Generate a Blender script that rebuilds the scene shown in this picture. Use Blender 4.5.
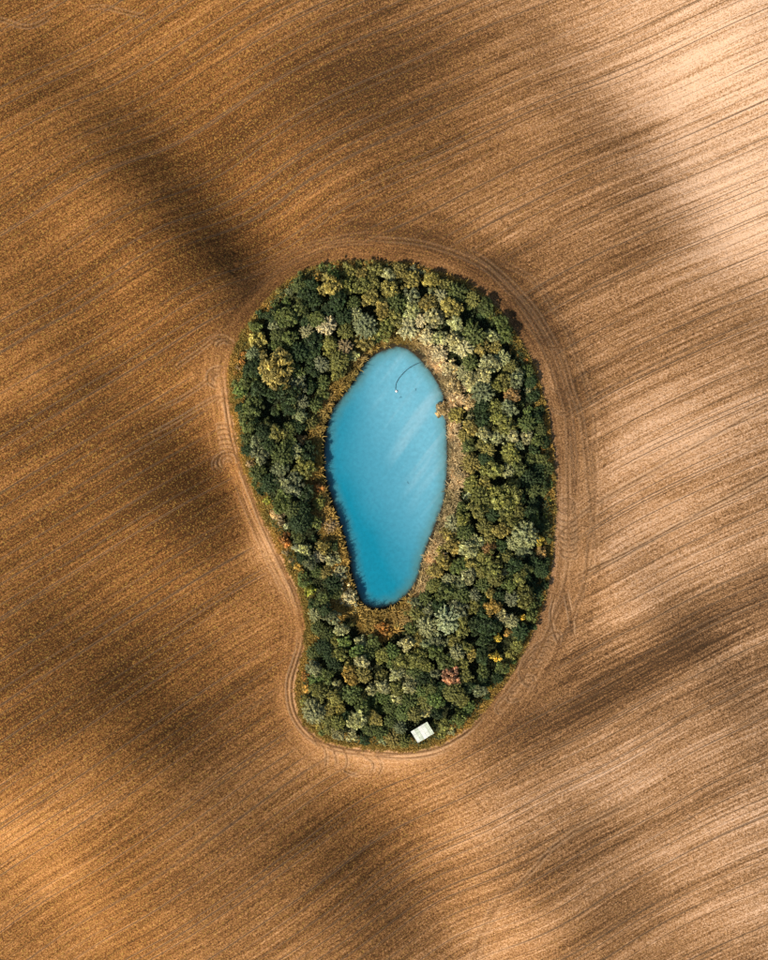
import bpy, math, random
import numpy as np

# ------------------------------------------------------------------ clear
for o in list(bpy.data.objects):
    bpy.data.objects.remove(o)
SC = bpy.context.scene
COL = SC.collection

# ------------------------------------------------------------------ camera
ALT = 200.0                       # drone height over the field, metres
PX = 0.25                         # metres of ground per photo pixel
cam_d = bpy.data.cameras.new('camera')
cam_d.sensor_fit = 'VERTICAL'
cam_d.sensor_height = 24.0
cam_d.lens = 24.0 * ALT / (960 * PX)
cam_d.clip_start = 1.0
cam_d.clip_end = 6000.0
cam = bpy.data.objects.new('camera', cam_d)
cam.location = (0, 0, ALT)
COL.objects.link(cam)
SC.camera = cam

# ------------------------------------------------------------------ sky, sun, exposure
SUN_EL = 38.0
LIGHT_DIR = 40.0                  # direction the light travels on the ground, degrees from +X
w = bpy.data.worlds.new('World')
SC.world = w
w.use_nodes = True
nt = w.node_tree
bg = nt.nodes['Background']
sky = nt.nodes.new('ShaderNodeTexSky')
sky.sky_type = 'NISHITA'
sky.sun_disc = False
sky.sun_elevation = math.radians(SUN_EL)
az = math.radians(LIGHT_DIR + 180)          # where the sun stands
sky.sun_rotation = math.radians(90) - az
nt.links.new(sky.outputs[0], bg.inputs[0])
bg.inputs[1].default_value = 0.075
sun_d = bpy.data.lights.new('sun', 'SUN')
sun_d.energy = 4.6
sun_d.angle = math.radians(1.2)
sun_d.color = (1.0, 0.90, 0.77)
sun = bpy.data.objects.new('sun', sun_d)
sun.rotation_euler = (math.radians(90 - SUN_EL), 0, math.radians(LIGHT_DIR - 90))
sun.location = (-120, -100, 150)
COL.objects.link(sun)
SC.view_settings.view_transform = 'Standard'
SC.view_settings.look = 'None'
SC.view_settings.gamma = 1.0
SC.view_settings.use_curve_mapping = False
SC.view_settings.exposure = 0.55

# ------------------------------------------------------------------ helpers
def gp(px, py, z=0.0):
    """photo pixel -> ground metres for something standing z metres up"""
    k = PX * (ALT - z) / ALT
    return ((px - 384) * k, (480 - py) * k)

def smooth_closed(pts, n):
    """Catmull-Rom through a closed list of points, n samples"""
    p = np.array(pts, float)
    m = len(p)
    t = np.linspace(0, m, n, endpoint=False)
    i = t.astype(int); f = (t - i)[:, None]
    p0, p1, p2, p3 = p[(i-1) % m], p[i % m], p[(i+1) % m], p[(i+2) % m]
    return 0.5*((2*p1) + (-p0+p2)*f + (2*p0-5*p1+4*p2-p3)*f**2 + (-p0+3*p1-3*p2+p3)*f**3)

def smooth_open(pts, n):
    p = np.array(pts, float)
    p = np.vstack([2*p[0]-p[1], p, 2*p[-1]-p[-2]])
    m = len(p) - 3
    t = np.linspace(0, m - 1e-6, n)
    i = t.astype(int); f = (t - i)[:, None]
    p0, p1, p2, p3 = p[i], p[i+1], p[i+2], p[i+3]
    return 0.5*((2*p1) + (-p0+p2)*f + (2*p0-5*p1+4*p2-p3)*f**2 + (-p0+3*p1-3*p2+p3)*f**3)

def sstep(a, b, x):
    t = np.clip((x - a) / (b - a), 0, 1)
    return t*t*(3 - 2*t)

def vnoise(x, y, seed):
    """value noise, cells of size 1, -1..1"""
    rs = np.random.RandomState(seed)
    T = rs.rand(256, 256)
    xi = np.floor(x).astype(np.int64); yi = np.floor(y).astype(np.int64)
    fx = x - xi; fy = y - yi
    fx = fx*fx*(3-2*fx); fy = fy*fy*(3-2*fy)
    a = T[yi % 256, xi % 256]; b = T[yi % 256, (xi+1) % 256]
    c = T[(yi+1) % 256, xi % 256]; d = T[(yi+1) % 256, (xi+1) % 256]
    return ((a*(1-fx)+b*fx)*(1-fy) + (c*(1-fx)+d*fx)*fy)*2 - 1

def seg_dist(P, line, closed):
    """distance of points P (n,2) to a polyline and the arc length of the nearest point"""
    A = line
    B = np.roll(line, -1, 0) if closed else line[1:]
    A = A if closed else line[:-1]
    L = np.hypot(*(B-A).T); cum = np.concatenate([[0], np.cumsum(L)])
    best = np.full(len(P), 1e9); arc = np.zeros(len(P))
    for k in range(len(A)):
        ab = B[k]-A[k]
        t = np.clip(((P-A[k]) @ ab)/max(1e-9, ab @ ab), 0, 1)
        q = P - (A[k] + t[:, None]*ab)
        d = q[:, 0]**2 + q[:, 1]**2
        m = d < best
        best[m] = d[m]; arc[m] = cum[k] + t[m]*L[k]
    return np.sqrt(best), arc

def inside(P, poly):
    x, y = P[:, 0], P[:, 1]
    r = np.zeros(len(P), bool)
    n = len(poly)
    for k in range(n):
        x0, y0 = poly[k]; x1, y1 = poly[(k+1) % n]
        c = ((y0 > y) != (y1 > y))
        r ^= c & (x < (x1-x0)*(y-y0)/((y1-y0) if y1 != y0 else 1e-9) + x0)
    return r

class Grid:
    """a 1 m raster over the wood, sampled bilinearly"""
    def __init__(self, f, x0=-150, x1=150, y0=-160, y1=160, step=1.0):
        self.x0, self.y0, self.step = x0, y0, step
        xs = np.arange(x0, x1+step, step); ys = np.arange(y0, y1+step, step)
        X, Y = np.meshgrid(xs, ys)
        self.v = [a.reshape(X.shape) for a in f(np.c_[X.ravel(), Y.ravel()])]
        self.nx, self.ny = len(xs), len(ys)
    def __call__(self, k, x, y):
        gx = np.clip((np.asarray(x, float)-self.x0)/self.step, 0, self.nx-1.001)
        gy = np.clip((np.asarray(y, float)-self.y0)/self.step, 0, self.ny-1.001)
        i = gx.astype(int); j = gy.astype(int); fx = gx-i; fy = gy-j
        V = self.v[k]
        return (V[j, i]*(1-fx)+V[j, i+1]*fx)*(1-fy) + (V[j+1, i]*(1-fx)+V[j+1, i+1]*fx)*fy

# ------------------------------------------------------------------ outlines measured on the photograph
WOOD_PX = [(335,263),(360,262),(390,264),(420,268),(450,278),(475,290),(497,310),(515,335),(530,362),
 (541,395),(549,430),(553,470),(554,510),(552,550),(547,585),(538,615),(525,645),(508,672),(490,697),
 (470,720),(450,735),(430,744),(405,748),(380,747),(350,744),(325,737),(308,722),(300,705),(299,685),
 (304,665),(309,645),(309,620),(303,595),(292,570),(280,545),(267,518),(255,490),(245,462),(238,430),
 (234,400),(232,375),(236,355),(247,330),(260,310),(275,292),(295,275),(315,266)]
POND_PX = [(399.7,345),(390.6,346.6),(375.5,352.7),(363.4,363),(353,380),(342,395),(331.7,408.5),
 (325.7,426.7),(322.7,451),(324,475),(328.7,493),(337.8,520),(345.3,544.5),(349.8,568.7),(354.4,587),
 (362,603.4),(372.5,609.5),(390.6,607.3),(405.7,597.4),(417.8,580.8),(423.9,559.6),(430,541.5),
 (437.5,523.4),(445,502),(448,478),(448.6,451),(447.4,420.6),(445,396.5),(437.5,380),(426.9,364.7),(413,351)]
WATER_Z = -1.1
WOOD = smooth_closed([gp(*p) for p in WOOD_PX], 220)
POND = smooth_closed([gp(x, y, WATER_Z) for x, y in POND_PX], 160)

def _sd(P):
    d, arc = seg_dist(P, WOOD, True)
    d[inside(P, WOOD)] *= -1
    e, earc = seg_dist(P, POND, True)
    e[inside(P, POND)] *= -1
    return d, arc, e, earc
SD = Grid(_sd)
def wood_d(x, y): return SD(0, x, y)      # > 0 on the field, < 0 in the wood
def pond_d(x, y): return SD(2, x, y)      # < 0 on the water

# swells and hollows of the field: (px, py, half length, half width, angle, steepness along the light)
# negative = ground falling away from the sun, positive = rising towards it
ca, sa = math.cos(math.radians(LIGHT_DIR)), math.sin(math.radians(LIGHT_DIR))
SWELLS = [(160,180,115,36,-.46), (240,275,50,26,-.34), (200,490,75,30,-.42), (80,660,100,42,-.22), (190,745,90,32,-.18),
 (365,880,100,34,-.28), (700,645,130,26,-.15), (640,690,70,22,-.08), (630,140,170,36,-.15), (60,330,80,40,-.20),
 (600,900,60,34,-.13), (380,90,80,50,-.10), (560,350,60,18,-.10), (20,80,60,40,-.08), (90,540,80,40,-.08),
 (715,50,130,60,.27), (760,230,60,44,.22), (305,222,80,28,.32), (655,490,110,60,.10), (600,600,60,30,.18),
 (490,925,70,36,.24), (745,900,60,60,.09), (25,850,70,50,.26), (130,930,80,40,.22), (110,70,80,60,.08),
 (260,545,26,14,.14), (430,790,90,26,.10), (250,60,60,40,.06), (130,400,90,40,.06)]
def macro(x, y):
    """height of the rolling field and its slope along the light"""
    t = x*ca + y*sa; n = -x*sa + y*ca
    h = np.zeros_like(x)
    for px, py, ln, wd, s in SWELLS:
        X, Y = gp(px, py)
        t0 = X*ca + Y*sa; n0 = -X*sa + Y*ca
        sl, sw = ln*PX, wd*PX
        u = (t-t0)/sw
        # a slope that eases back beyond, so that the land stays level over all
        step = np.tanh(u*0.95)*np.exp(-np.clip(np.abs(u)-1, 0, None)**2/14)
        h = h + s*sw*1.15*step*np.exp(-((n-n0)/sl)**2/2)
    return h
MG = Grid(lambda P: (macro(P[:, 0], P[:, 1]),), -400, 400, -400, 400, 2.0)
def height(x, y):
    x = np.asarray(x, float); y = np.asarray(y, float)
    d = wood_d(x, y); e = pond_d(x, y)
    h = MG(0, x, y)*sstep(-5, 7, d)
    bank = sstep(9, -1.0, e)
    h = h - bank*1.0 - sstep(0.5, -5, e)*1.6
    h = h + 0.25*vnoise(x*.12, y*.12, 5)*sstep(-1, -5, d)*sstep(0, 4, e)
    return h
def hz(x, y): return float(height(np.array([x]), np.array([y]))[0])

# ------------------------------------------------------------------ material helpers
def new_mat(name):
    m = bpy.data.materials.new(name)
    m.use_nodes = True
    m.node_tree.nodes.clear()
    return m, m.node_tree
class NT:
    def __init__(self, tree): self.t = tree
    def n(self, typ, **kw):
        nd = self.t.nodes.new(typ)
        for k, v in kw.items():
            if k == 'ins':
                for a, b in v.items():
                    if hasattr(b, 'is_output'): self.t.links.new(b, nd.inputs[a])
                    else: nd.inputs[a].default_value = b
            else: setattr(nd, k, v)
        return nd
    def math(self, op, a, b=None, c=None, clamp=False):
        nd = self.t.nodes.new('ShaderNodeMath'); nd.operation = op; nd.use_clamp = clamp
        for i, v in enumerate((a, b, c)):
            if v is None: continue
            if hasattr(v, 'is_output'): self.t.links.new(v, nd.inputs[i])
            else: nd.inputs[i].default_value = v
        return nd.outputs[0]
    def rng(self, v, a, b, c=0.0, d=1.0, smooth=True):
        nd = self.t.nodes.new('ShaderNodeMapRange')
        nd.interpolation_type = 'SMOOTHSTEP' if smooth else 'LINEAR'
        nd.clamp = True
        self.t.links.new(v, nd.inputs[0])
        for i, q in zip((1, 2, 3, 4), (a, b, c, d)): nd.inputs[i].default_value = q
        return nd.outputs[0]
    def mix(self, f, a, b, blend='MIX'):
        nd = self.t.nodes.new('ShaderNodeMix'); nd.data_type = 'RGBA'; nd.blend_type = blend
        nd.clamp_factor = True
        for i, v in ((0, f), (6, a), (7, b)):
            if hasattr(v, 'is_output'): self.t.links.new(v, nd.inputs[i])
            elif i and len(v) == 3: nd.inputs[i].default_value = (*v, 1)
            else: nd.inputs[i].default_value = v
        return nd.outputs[2]
    def noise(self, vec, scale, detail=2.0, rough=.5, dim='3D', dist=0.0):
        nd = self.n('ShaderNodeTexNoise', noise_dimensions=dim)
        if vec is not None: self.t.links.new(vec, nd.inputs['Vector'])
        nd.inputs['Scale'].default_value = scale
        nd.inputs['Detail'].default_value = detail
        nd.inputs['Roughness'].default_value = rough
        nd.inputs['Distortion'].default_value = dist
        return nd.outputs[0]
    def vscale(self, vec, s):
        nd = self.n('ShaderNodeVectorMath', operation='MULTIPLY')
        self.t.links.new(vec, nd.inputs[0]); nd.inputs[1].default_value = s
        return nd.outputs[0]
    def attr(self, name, out='Vector'):
        nd = self.n('ShaderNodeAttribute', attribute_name=name)
        return nd.outputs[out]
    def val(self, v, grey):
        """colour scaled by a grey factor"""
        nd = self.n('ShaderNodeVectorMath', operation='SCALE')
        if hasattr(v, 'is_output'): self.t.links.new(v, nd.inputs[0])
        else: nd.inputs[0].default_value = v[:3]
        self.t.links.new(grey, nd.inputs[3])
        return nd.outputs[0]
    def out(self, shader):
        o = self.n('ShaderNodeOutputMaterial')
        self.t.links.new(shader, o.inputs[0])

def simple_mat(name, col, rough=.8, var=.25, scale=4.0, spec=.3, metal=0.0):
    m, t = new_mat(name); N = NT(t)
    geo = N.n('ShaderNodeTexCoord').outputs['Object']
    f = N.noise(geo, scale, 4, .6)
    k = N.rng(f, .25, .75, 1-var, 1+var, False)
    c = N.val(col, k)
    b = N.n('ShaderNodeBsdfPrincipled', ins={'Base Color': c, 'Roughness': rough, 'Specular IOR Level': spec, 'Metallic': metal})
    bp = N.n('ShaderNodeBump', ins={'Height': f, 'Strength': .3, 'Distance': .03})
    t.links.new(bp.outputs[0], b.inputs['Normal'])
    N.out(b.outputs[0])
    return m

# ------------------------------------------------------------------ tracks left by the machines on the headland
def arc(cx, cy, rx, ry, a0, a1, rot=0, n=28):
    a = np.radians(np.linspace(a0, a1, n)); r = math.radians(rot)
    x = rx*np.cos(a); y = -ry*np.sin(a)
    return [(cx + X*math.cos(r) + Y*math.sin(r), cy - X*math.sin(r) + Y*math.cos(r)) for X, Y in zip(x, y)]
def offset_wood(off, a, b):
    """part of the wood outline pushed out, as pixels, between two indices of WOOD"""
    idx = np.arange(a, b) % len(WOOD)
    P = WOOD[idx]; T = np.roll(WOOD, -1, 0)[idx] - np.roll(WOOD, 1, 0)[idx]
    T /= np.hypot(*T.T)[:, None]
    N_ = np.c_[-T[:, 1], T[:, 0]]                     # outline runs clockwise: left-hand side is outwards
    q = np.linspace(0, len(idx)*.09, len(idx))
    o = np.asarray(off)*np.ones(len(idx)) + .16*off*vnoise(q + off*7.3, q*0, 51) + .05*off*vnoise(q*3 + off*3.1, q*0, 52)
    Q = P + N_*o[:, None]
    return [(384 + q[0]/PX, 480 - q[1]/PX) for q in Q]
TRACKS = []      # (pixel points, half width m, strength)
def tr(p, wd=.22, s=1.0): TRACKS.append((p, wd*.9, s*1.0))
NW = len(WOOD)
def wi(k): return int(k*NW/len(WOOD_PX))
rnd = random.Random(4)
# lanes running round the wood
tr(offset_wood(1.9, wi(18.5), wi(31)), .26, 1.0)
tr(offset_wood(2.7, wi(20), wi(31)), .22, .8)
tr(offset_wood(1.5, wi(31), wi(41)), .22, .9)
tr(offset_wood(2.3, wi(31), wi(40.5)), .22, .9)
tr(offset_wood(3.4, wi(31), wi(37)), .2, .5)
tr(offset_wood(4.4, wi(32), wi(37)), .2, .45)
for o, s, a, b_ in ((4.6, .30, 6, 17), (6.4, .30, 1, 12), (8.8, .34, 4, 16), (11.8, .26, 5, 14)):
    tr(offset_wood(o, wi(a), wi(b_)), .26, s)
for o, s in ((4.5, .25), (7.6, .2)):
    tr(offset_wood(o, wi(43), wi(49)), .2, s)
# turning loops on the left
for cx, cy, rr in ((225,347,(6,10)), (217,377,(4,7,10)), (223,404,(5,9)), (226,462,(3,6.5,10,13))):
    for r in rr:
        a0 = rnd.uniform(-60, 30); tr(arc(cx+rnd.uniform(-1,1), cy+rnd.uniform(-1,1), r*rnd.uniform(.95,1.2), r*rnd.uniform(.75,.95), a0, a0+rnd.uniform(170,290), rnd.uniform(-15,25)), .2, rnd.uniform(.35,.75))
for k in range(6):
    tr(arc(221+.6*k, 428+5.0*k, 9, 4.5, 20, 165), .2, .55)
tr([(150,412),(180,398),(205,382),(217,372),(227,374),(231,385)], .2, .5)
tr([(140,440),(175,420),(205,402),(220,396),(230,402),(235,420)], .2, .5)
tr([(170,372),(200,352),(219,338),(230,341),(233,356)], .2, .5)
# nested turns on the right
for r in (3, 6, 9): tr(arc(567, 506, r, r*.85, -180, 180), .2, .6)
for k in range(7):
    tr(arc(568+.4*k, 514+6.2*k, 11.5-.4*k, 7, 180, 360), .2, .7)
for k in range(4): tr(arc(563-3*k, 408-22*k, 9, 5, 150, 330), .18, .35)
# swirl at the lower right
for k in range(5):
    tr(arc(540-1.5*k, 664+3*k, 15-2*k, 25-3.2*k, 60, 330, -38), .2, .6)
tr(arc(548, 650, 8, 20, 0, 360, -38), .2, .6)
tr(arc(522, 690, 7, 17, 0, 360, -50), .2, .55)
tr(arc(508, 703, 6, 14, 60, 340, -50), .2, .5)
# fan of arcs below the wood
for p in ([(311,737),(318,743),(325,753),(326,764),(324,772)], [(320,740),(331,749),(336,762),(335,772)], [(332,744),(343,751),(347,763),(345,774)],
          [(341,747),(355,753),(368,761),(374,769),(370,780)], [(352,747),(367,752),(379,761),(382,771),(376,782)], [(341,772),(350,777),(360,780)]):
    tr(p, .17, .75)
tr([(370,754),(382,757),(400,756),(420,751)], .17, .8)
tr([(300,700),(303,720),(313,738),(320,752)], .24, .9)
# single lanes out in the field
tr([(567,588),(570,602),(574,622),(575,641)], .2, 1); tr([(565.4,588),(568,602),(572,623),(573,641)], .2, .8)
tr([(556,596),(552,615),(555,632),(562,651)], .2, .9)
tr([(-20,12),(5,20),(25,25),(42,18),(52,8)], .22, .5); tr([(78,6),(100,3),(125,9),(150,14)], .22, .4)
tr([(465,1010),(478,955),(489,922),(508,880)], .5, .32)
tr([(500,900),(530,868),(560,838),(605,815),(660,790)], .22, .6)
tr([(568,584),(590,570),(640,546),(700,512),(790,462)], .22, .9)
tr([(545,560),(560,535),(590,508),(640,478),(700,443),(790,390)], .22, .7)

# ------------------------------------------------------------------ the field: one sheet, fine in view, coarse to the horizon
def axis(half, step, far):
    a = list(np.arange(0, half, step)); s = step
    while a[-1] < far:
        s *= 1.16; a.append(a[-1]+s)
    a = np.array(a)
    return np.concatenate([-a[:0:-1], a])
xs = axis(103.0, .29, 2500.0); ys = axis(128.0, .29, 2500.0)
X, Y = np.meshgrid(xs, ys); X = X.ravel(); Y = Y.ravel()
n = len(X)
d = wood_d(X, Y); e = pond_d(X, Y)
base = height(X, Y)
# row coordinates: u along the drilling, v across it
th = math.radians(28.5)
u = X*math.cos(th) + Y*math.sin(th)
v = -X*math.sin(th) + Y*math.cos(th)
v = v + .5*np.sin(u*.030 + 1.1 + v*.012) + .25*np.sin(u*.062 - v*.02) + .8*np.exp(-((X-62)/22)**2-((Y+80)/26)**2)*np.sin(u*.10) + 0.0005*u*u
v = v + 2.3*np.exp(-np.clip(d, 0, 60)/11.0)*sstep(-5, 15, X)
near = np.clip(d, 0, 40)
v = v + .9*np.exp(-near/9.0)*np.sin(SD(1, X, Y)*.08)
# tracks: distance to nearest lane
td = np.full(n, 3.0); ts = np.zeros(n)
for pts, wd, s in TRACKS:
    L = smooth_open([gp(*p) for p in pts], max(12, 3*len(pts))) if len(pts) < 60 else np.array([gp(*p) for p in pts])
    lo = L.min(0)-2.2; hi = L.max(0)+2.2
    k = np.nonzero((X > lo[0]) & (X < hi[0]) & (Y > lo[1]) & (Y < hi[1]))[0]
    if not len(k): continue
    dd, ar = seg_dist(np.c_[X[k], Y[k]], L, False)
    tot = np.hypot(*(L[1:]-L[:-1]).T).sum()
    fade = sstep(0, .2*tot, ar)*sstep(0, .2*tot, tot-ar) if tot < 60 else np.minimum(1, np.minimum(ar, tot-ar)/8)
    dd = dd*(.22/wd)
    better = dd < td[k]
    kk = k[better]; td[kk] = dd[better]; ts[kk] = s*fade[better]
field_mask = sstep(.3, 1.6, d)
rs = np.random.RandomState(11)
fine = (np.abs(X) < 110) & (np.abs(Y) < 135)
clod = rs.randn(n)*.022 + .045*vnoise(X*1.8, Y*1.8, 21) + .03*vnoise(X*.7+9, Y*.7, 22)
rows_h = .06*vnoise(u*.07, v*1.5, 31) + .05*vnoise(u*.04, v*.7, 32)
dirw = ((X-2)*.9+(Y-2)*.44)/np.hypot(X-2, Y-2).clip(1)
hw = .72 + .38*sstep(-.5, .3, dirw)
for px, py, r_, a in ((222,410,55,.55), (262,545,30,.35), (350,765,36,.35), (530,680,40,.25)):
    cx, cy = gp(px, py); hw = hw + a*np.exp(-((X-cx)**2+(Y-cy)**2)/(r_*PX)**2)
head = sstep(11, 4, d/hw)*field_mask
rel = (clod*(1-.35*head) + rows_h*(1-head))*field_mask
rut = (-np.exp(-(td/.28)**2)*.13 + np.exp(-((td-.55)/.25)**2)*.07)*ts*field_mask
Z = base + np.where(fine, rel + rut, 0)
Z = Z + np.where(d < -.5, rs.randn(n)*.02, 0)*np.where(fine, 1, 0)
co = np.c_[X, Y, Z].astype(np.float32)
nx, ny = len(xs), len(ys)
ii = (np.arange(ny-1)[:, None]*nx + np.arange(nx-1)[None, :]).ravel()
quads = np.c_[ii, ii+1, ii+nx+1, ii+nx].astype(np.int32)

def mesh_np(name, co, faces, smooth=False):
    """mesh from an (n,3) and an (m,k) array"""
    me = bpy.data.meshes.new(name)
    m, k = faces.shape
    me.vertices.add(len(co)); me.vertices.foreach_set('co', np.ascontiguousarray(co, np.float32).ravel())
    me.loops.add(m*k); me.loops.foreach_set('vertex_index', np.ascontiguousarray(faces, np.int32).ravel())
    me.polygons.add(m); me.polygons.foreach_set('loop_start', np.arange(0, m*k, k, dtype=np.int32))
    if smooth: me.polygons.foreach_set('use_smooth', np.ones(m, bool))
    me.update(calc_edges=True)
    return me
def add_attr(me, name, arr):
    a = me.attributes.new(name, 'FLOAT_VECTOR', 'POINT')
    a.data.foreach_set('vector', np.ascontiguousarray(arr, np.float32).ravel())

# soil colour of the place: straw and damp, painted light and shade of the swells, golden regrowth
SOIL_SHADING = [(710,40,140,90,.54), (745,230,70,70,.42), (655,480,110,120,.26), (600,600,60,60,.14), (500,925,70,50,.26), (745,880,90,90,.18),
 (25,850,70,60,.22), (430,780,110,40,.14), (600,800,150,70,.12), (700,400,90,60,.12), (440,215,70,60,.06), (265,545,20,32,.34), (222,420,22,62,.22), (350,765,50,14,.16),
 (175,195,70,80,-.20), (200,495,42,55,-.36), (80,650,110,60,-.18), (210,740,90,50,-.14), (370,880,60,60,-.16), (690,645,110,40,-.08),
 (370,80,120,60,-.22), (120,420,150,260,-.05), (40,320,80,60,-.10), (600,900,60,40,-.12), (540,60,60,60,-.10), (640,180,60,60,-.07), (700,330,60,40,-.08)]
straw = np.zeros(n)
for px, py, sx, sy, a in SOIL_SHADING:
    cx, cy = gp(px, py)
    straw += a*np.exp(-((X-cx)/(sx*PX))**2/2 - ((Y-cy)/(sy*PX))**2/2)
for px, py, su, sv, a in ((700,625,130,20,-.26), (620,690,90,12,-.22), (720,690,90,12,-.16), (640,250,90,10,-.14), (600,380,80,9,-.12), (700,440,90,10,.10),
                          (560,860,110,14,-.16), (660,900,90,12,-.12), (120,690,110,16,-.10), (230,700,60,12,-.12), (90,380,110,14,-.10), (600,760,120,12,.14), (300,840,90,12,-.12)):
    cx, cy = gp(px, py)
    a_ = (X-cx)*math.cos(th) + (Y-cy)*math.sin(th); b_ = -(X-cx)*math.sin(th) + (Y-cy)*math.cos(th)
    straw += a*np.exp(-(a_/(su*PX))**2/2 - (b_/(sv*PX))**2/2)
straw += .10*vnoise(X*.03+3, Y*.03, 41) + .07*vnoise(X*.08, Y*.08+7, 42) + .06*vnoise(u*.03, v*.16, 43)
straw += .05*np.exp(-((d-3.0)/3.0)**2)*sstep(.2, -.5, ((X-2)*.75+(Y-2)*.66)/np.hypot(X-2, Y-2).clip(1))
straw -= .20*np.exp(-((d-7)/5)**2)*sstep(-.1, .6, ((X-2)*.75+(Y-2)*.66)/np.hypot(X-2, Y-2).clip(1))  # damp ring at the upper right, with the wood's shade painted in
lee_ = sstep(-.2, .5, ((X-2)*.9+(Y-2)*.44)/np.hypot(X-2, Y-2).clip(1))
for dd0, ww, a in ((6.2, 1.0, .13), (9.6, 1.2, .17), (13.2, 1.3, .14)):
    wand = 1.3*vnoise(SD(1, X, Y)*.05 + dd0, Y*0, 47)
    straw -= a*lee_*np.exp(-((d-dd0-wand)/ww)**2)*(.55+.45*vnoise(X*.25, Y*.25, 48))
gold = np.clip(.62 - X/150.0 + .18*vnoise(X*.025, Y*.025, 44), 0, 1)
me = mesh_np('field', co, quads, True)
add_attr(me, 'rows', np.c_[u, v, np.zeros(n)])
add_attr(me, 'edge', np.c_[d, SD(1, X, Y), e])
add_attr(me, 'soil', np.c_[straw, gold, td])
add_attr(me, 'lane', np.c_[ts, hw, ts])
field = bpy.data.objects.new('field', me)
COL.objects.link(field)
field['kind'] = 'structure'
field['label'] = 'brown harvested field with curved machine rows around the wood'

m, t = new_mat('harvested_soil'); N = NT(t)
rows = N.attr('rows'); edge = N.attr('edge'); soil = N.attr('soil'); lane = N.attr('lane')
sx = N.n('ShaderNodeSeparateXYZ', ins={0: rows}); se = N.n('ShaderNodeSeparateXYZ', ins={0: edge}); ss = N.n('ShaderNodeSeparateXYZ', ins={0: soil})
sl_ = N.n('ShaderNodeSeparateXYZ', ins={0: lane})
U, V = sx.outputs[0], sx.outputs[1]; D = se.outputs[0]; S = se.outputs[1]; E = se.outputs[2]
pos = N.n('ShaderNodeTexCoord').outputs['Object']
st1 = N.noise(N.vscale(rows, (.010, .34, 1)), 1.0, 4, .6)
st2 = N.noise(N.vscale(rows, (.03, 1.15, 1)), 1.0, 3, .6)
st3 = N.noise(N.vscale(rows, (.045, 1.75, 1)), 1.0, 1, .5)
st4 = N.noise(N.vscale(rows, (.15, 4.0, 1)), 1.0, 1, .5)
sp = N.noise(pos, 2.3, 4, .75)
sp2 = N.noise(pos, 5.5, 2, .7)
# headland: streaks follow the wood
hv = N.n('ShaderNodeCombineXYZ', ins={0: S, 1: D}).outputs[0]
hs = N.noise(N.vscale(hv, (.05, 1.3, 1)), 1.0, 3, .6)
wob = N.noise(pos, .12, 2, .5)
dw = N.math('ADD', N.math('DIVIDE', D, sl_.outputs[1]), N.math('MULTIPLY', N.math('ADD', N.math('SUBTRACT', wob, .5), N.math('MULTIPLY', N.math('SUBTRACT', N.noise(pos, .5, 2, .6), .5), .6)), 14.0))
headm = N.math('MULTIPLY', N.rng(dw, 13, 3), N.rng(D, .4, 1.2))
# tone 0..1 : dark clods -> straw
streak = N.math('ADD', N.math('MULTIPLY', N.math('SUBTRACT', st1, .5), .85),
         N.math('ADD', N.math('MULTIPLY', N.math('SUBTRACT', st2, .5), .50), N.math('ADD', N.math('MULTIPLY', N.math('SUBTRACT', st3, .5), .75), N.math('MULTIPLY', N.math('SUBTRACT', st4, .5), .6))))
hstreak = N.math('MULTIPLY', N.math('SUBTRACT', hs, .5), .8)
streak = N.math('MULTIPLY', streak, N.rng(ss.outputs[1], .2, .8, 1.0, .66, False))
mixs = N.n('ShaderNodeMix', data_type='FLOAT', ins={0: headm, 2: streak, 3: hstreak}).outputs[0]
speck = N.math('ADD', N.math('MULTIPLY', N.math('SUBTRACT', sp, .5), 1.9), N.math('MULTIPLY', N.math('SUBTRACT', sp2, .5), 1.8))
speck = N.math('MULTIPLY', speck, N.rng(headm, 0, 1, 1, .75, False))
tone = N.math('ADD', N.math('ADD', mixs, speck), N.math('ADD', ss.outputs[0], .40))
tone = N.math('ADD', tone, N.math('MULTIPLY', headm, .04))
ramp = N.n('ShaderNodeValToRGB', ins={0: tone})
cr = ramp.color_ramp
cr.elements[0].position = 0.0; cr.elements[0].color = (.055, .030, .014, 1)
cr.elements[1].position = 1.0; cr.elements[1].color = (.66, .445, .292, 1)
for p_, c_ in ((.25, (.135, .066, .028, 1)), (.50, (.295, .160, .066, 1)), (.75, (.47, .273, .145, 1))):
    q = cr.elements.new(p_); q.color = c_
col = ramp.outputs[0]
goldf = N.math('MULTIPLY', ss.outputs[1], N.rng(headm, 0, 1, 1, .75, False))
col = N.mix(goldf, col, N.mix(1.0, col, (1.05, .83, .51), 'MULTIPLY'))
# golden flecks of stubble and regrowth on the left
fl = N.rng(N.noise(pos, 2.6, 2, .6), .55, .68)
col = N.mix(N.math('MULTIPLY', N.math('MULTIPLY', fl, goldf), .55), col, (.54, .33, .07))
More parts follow.
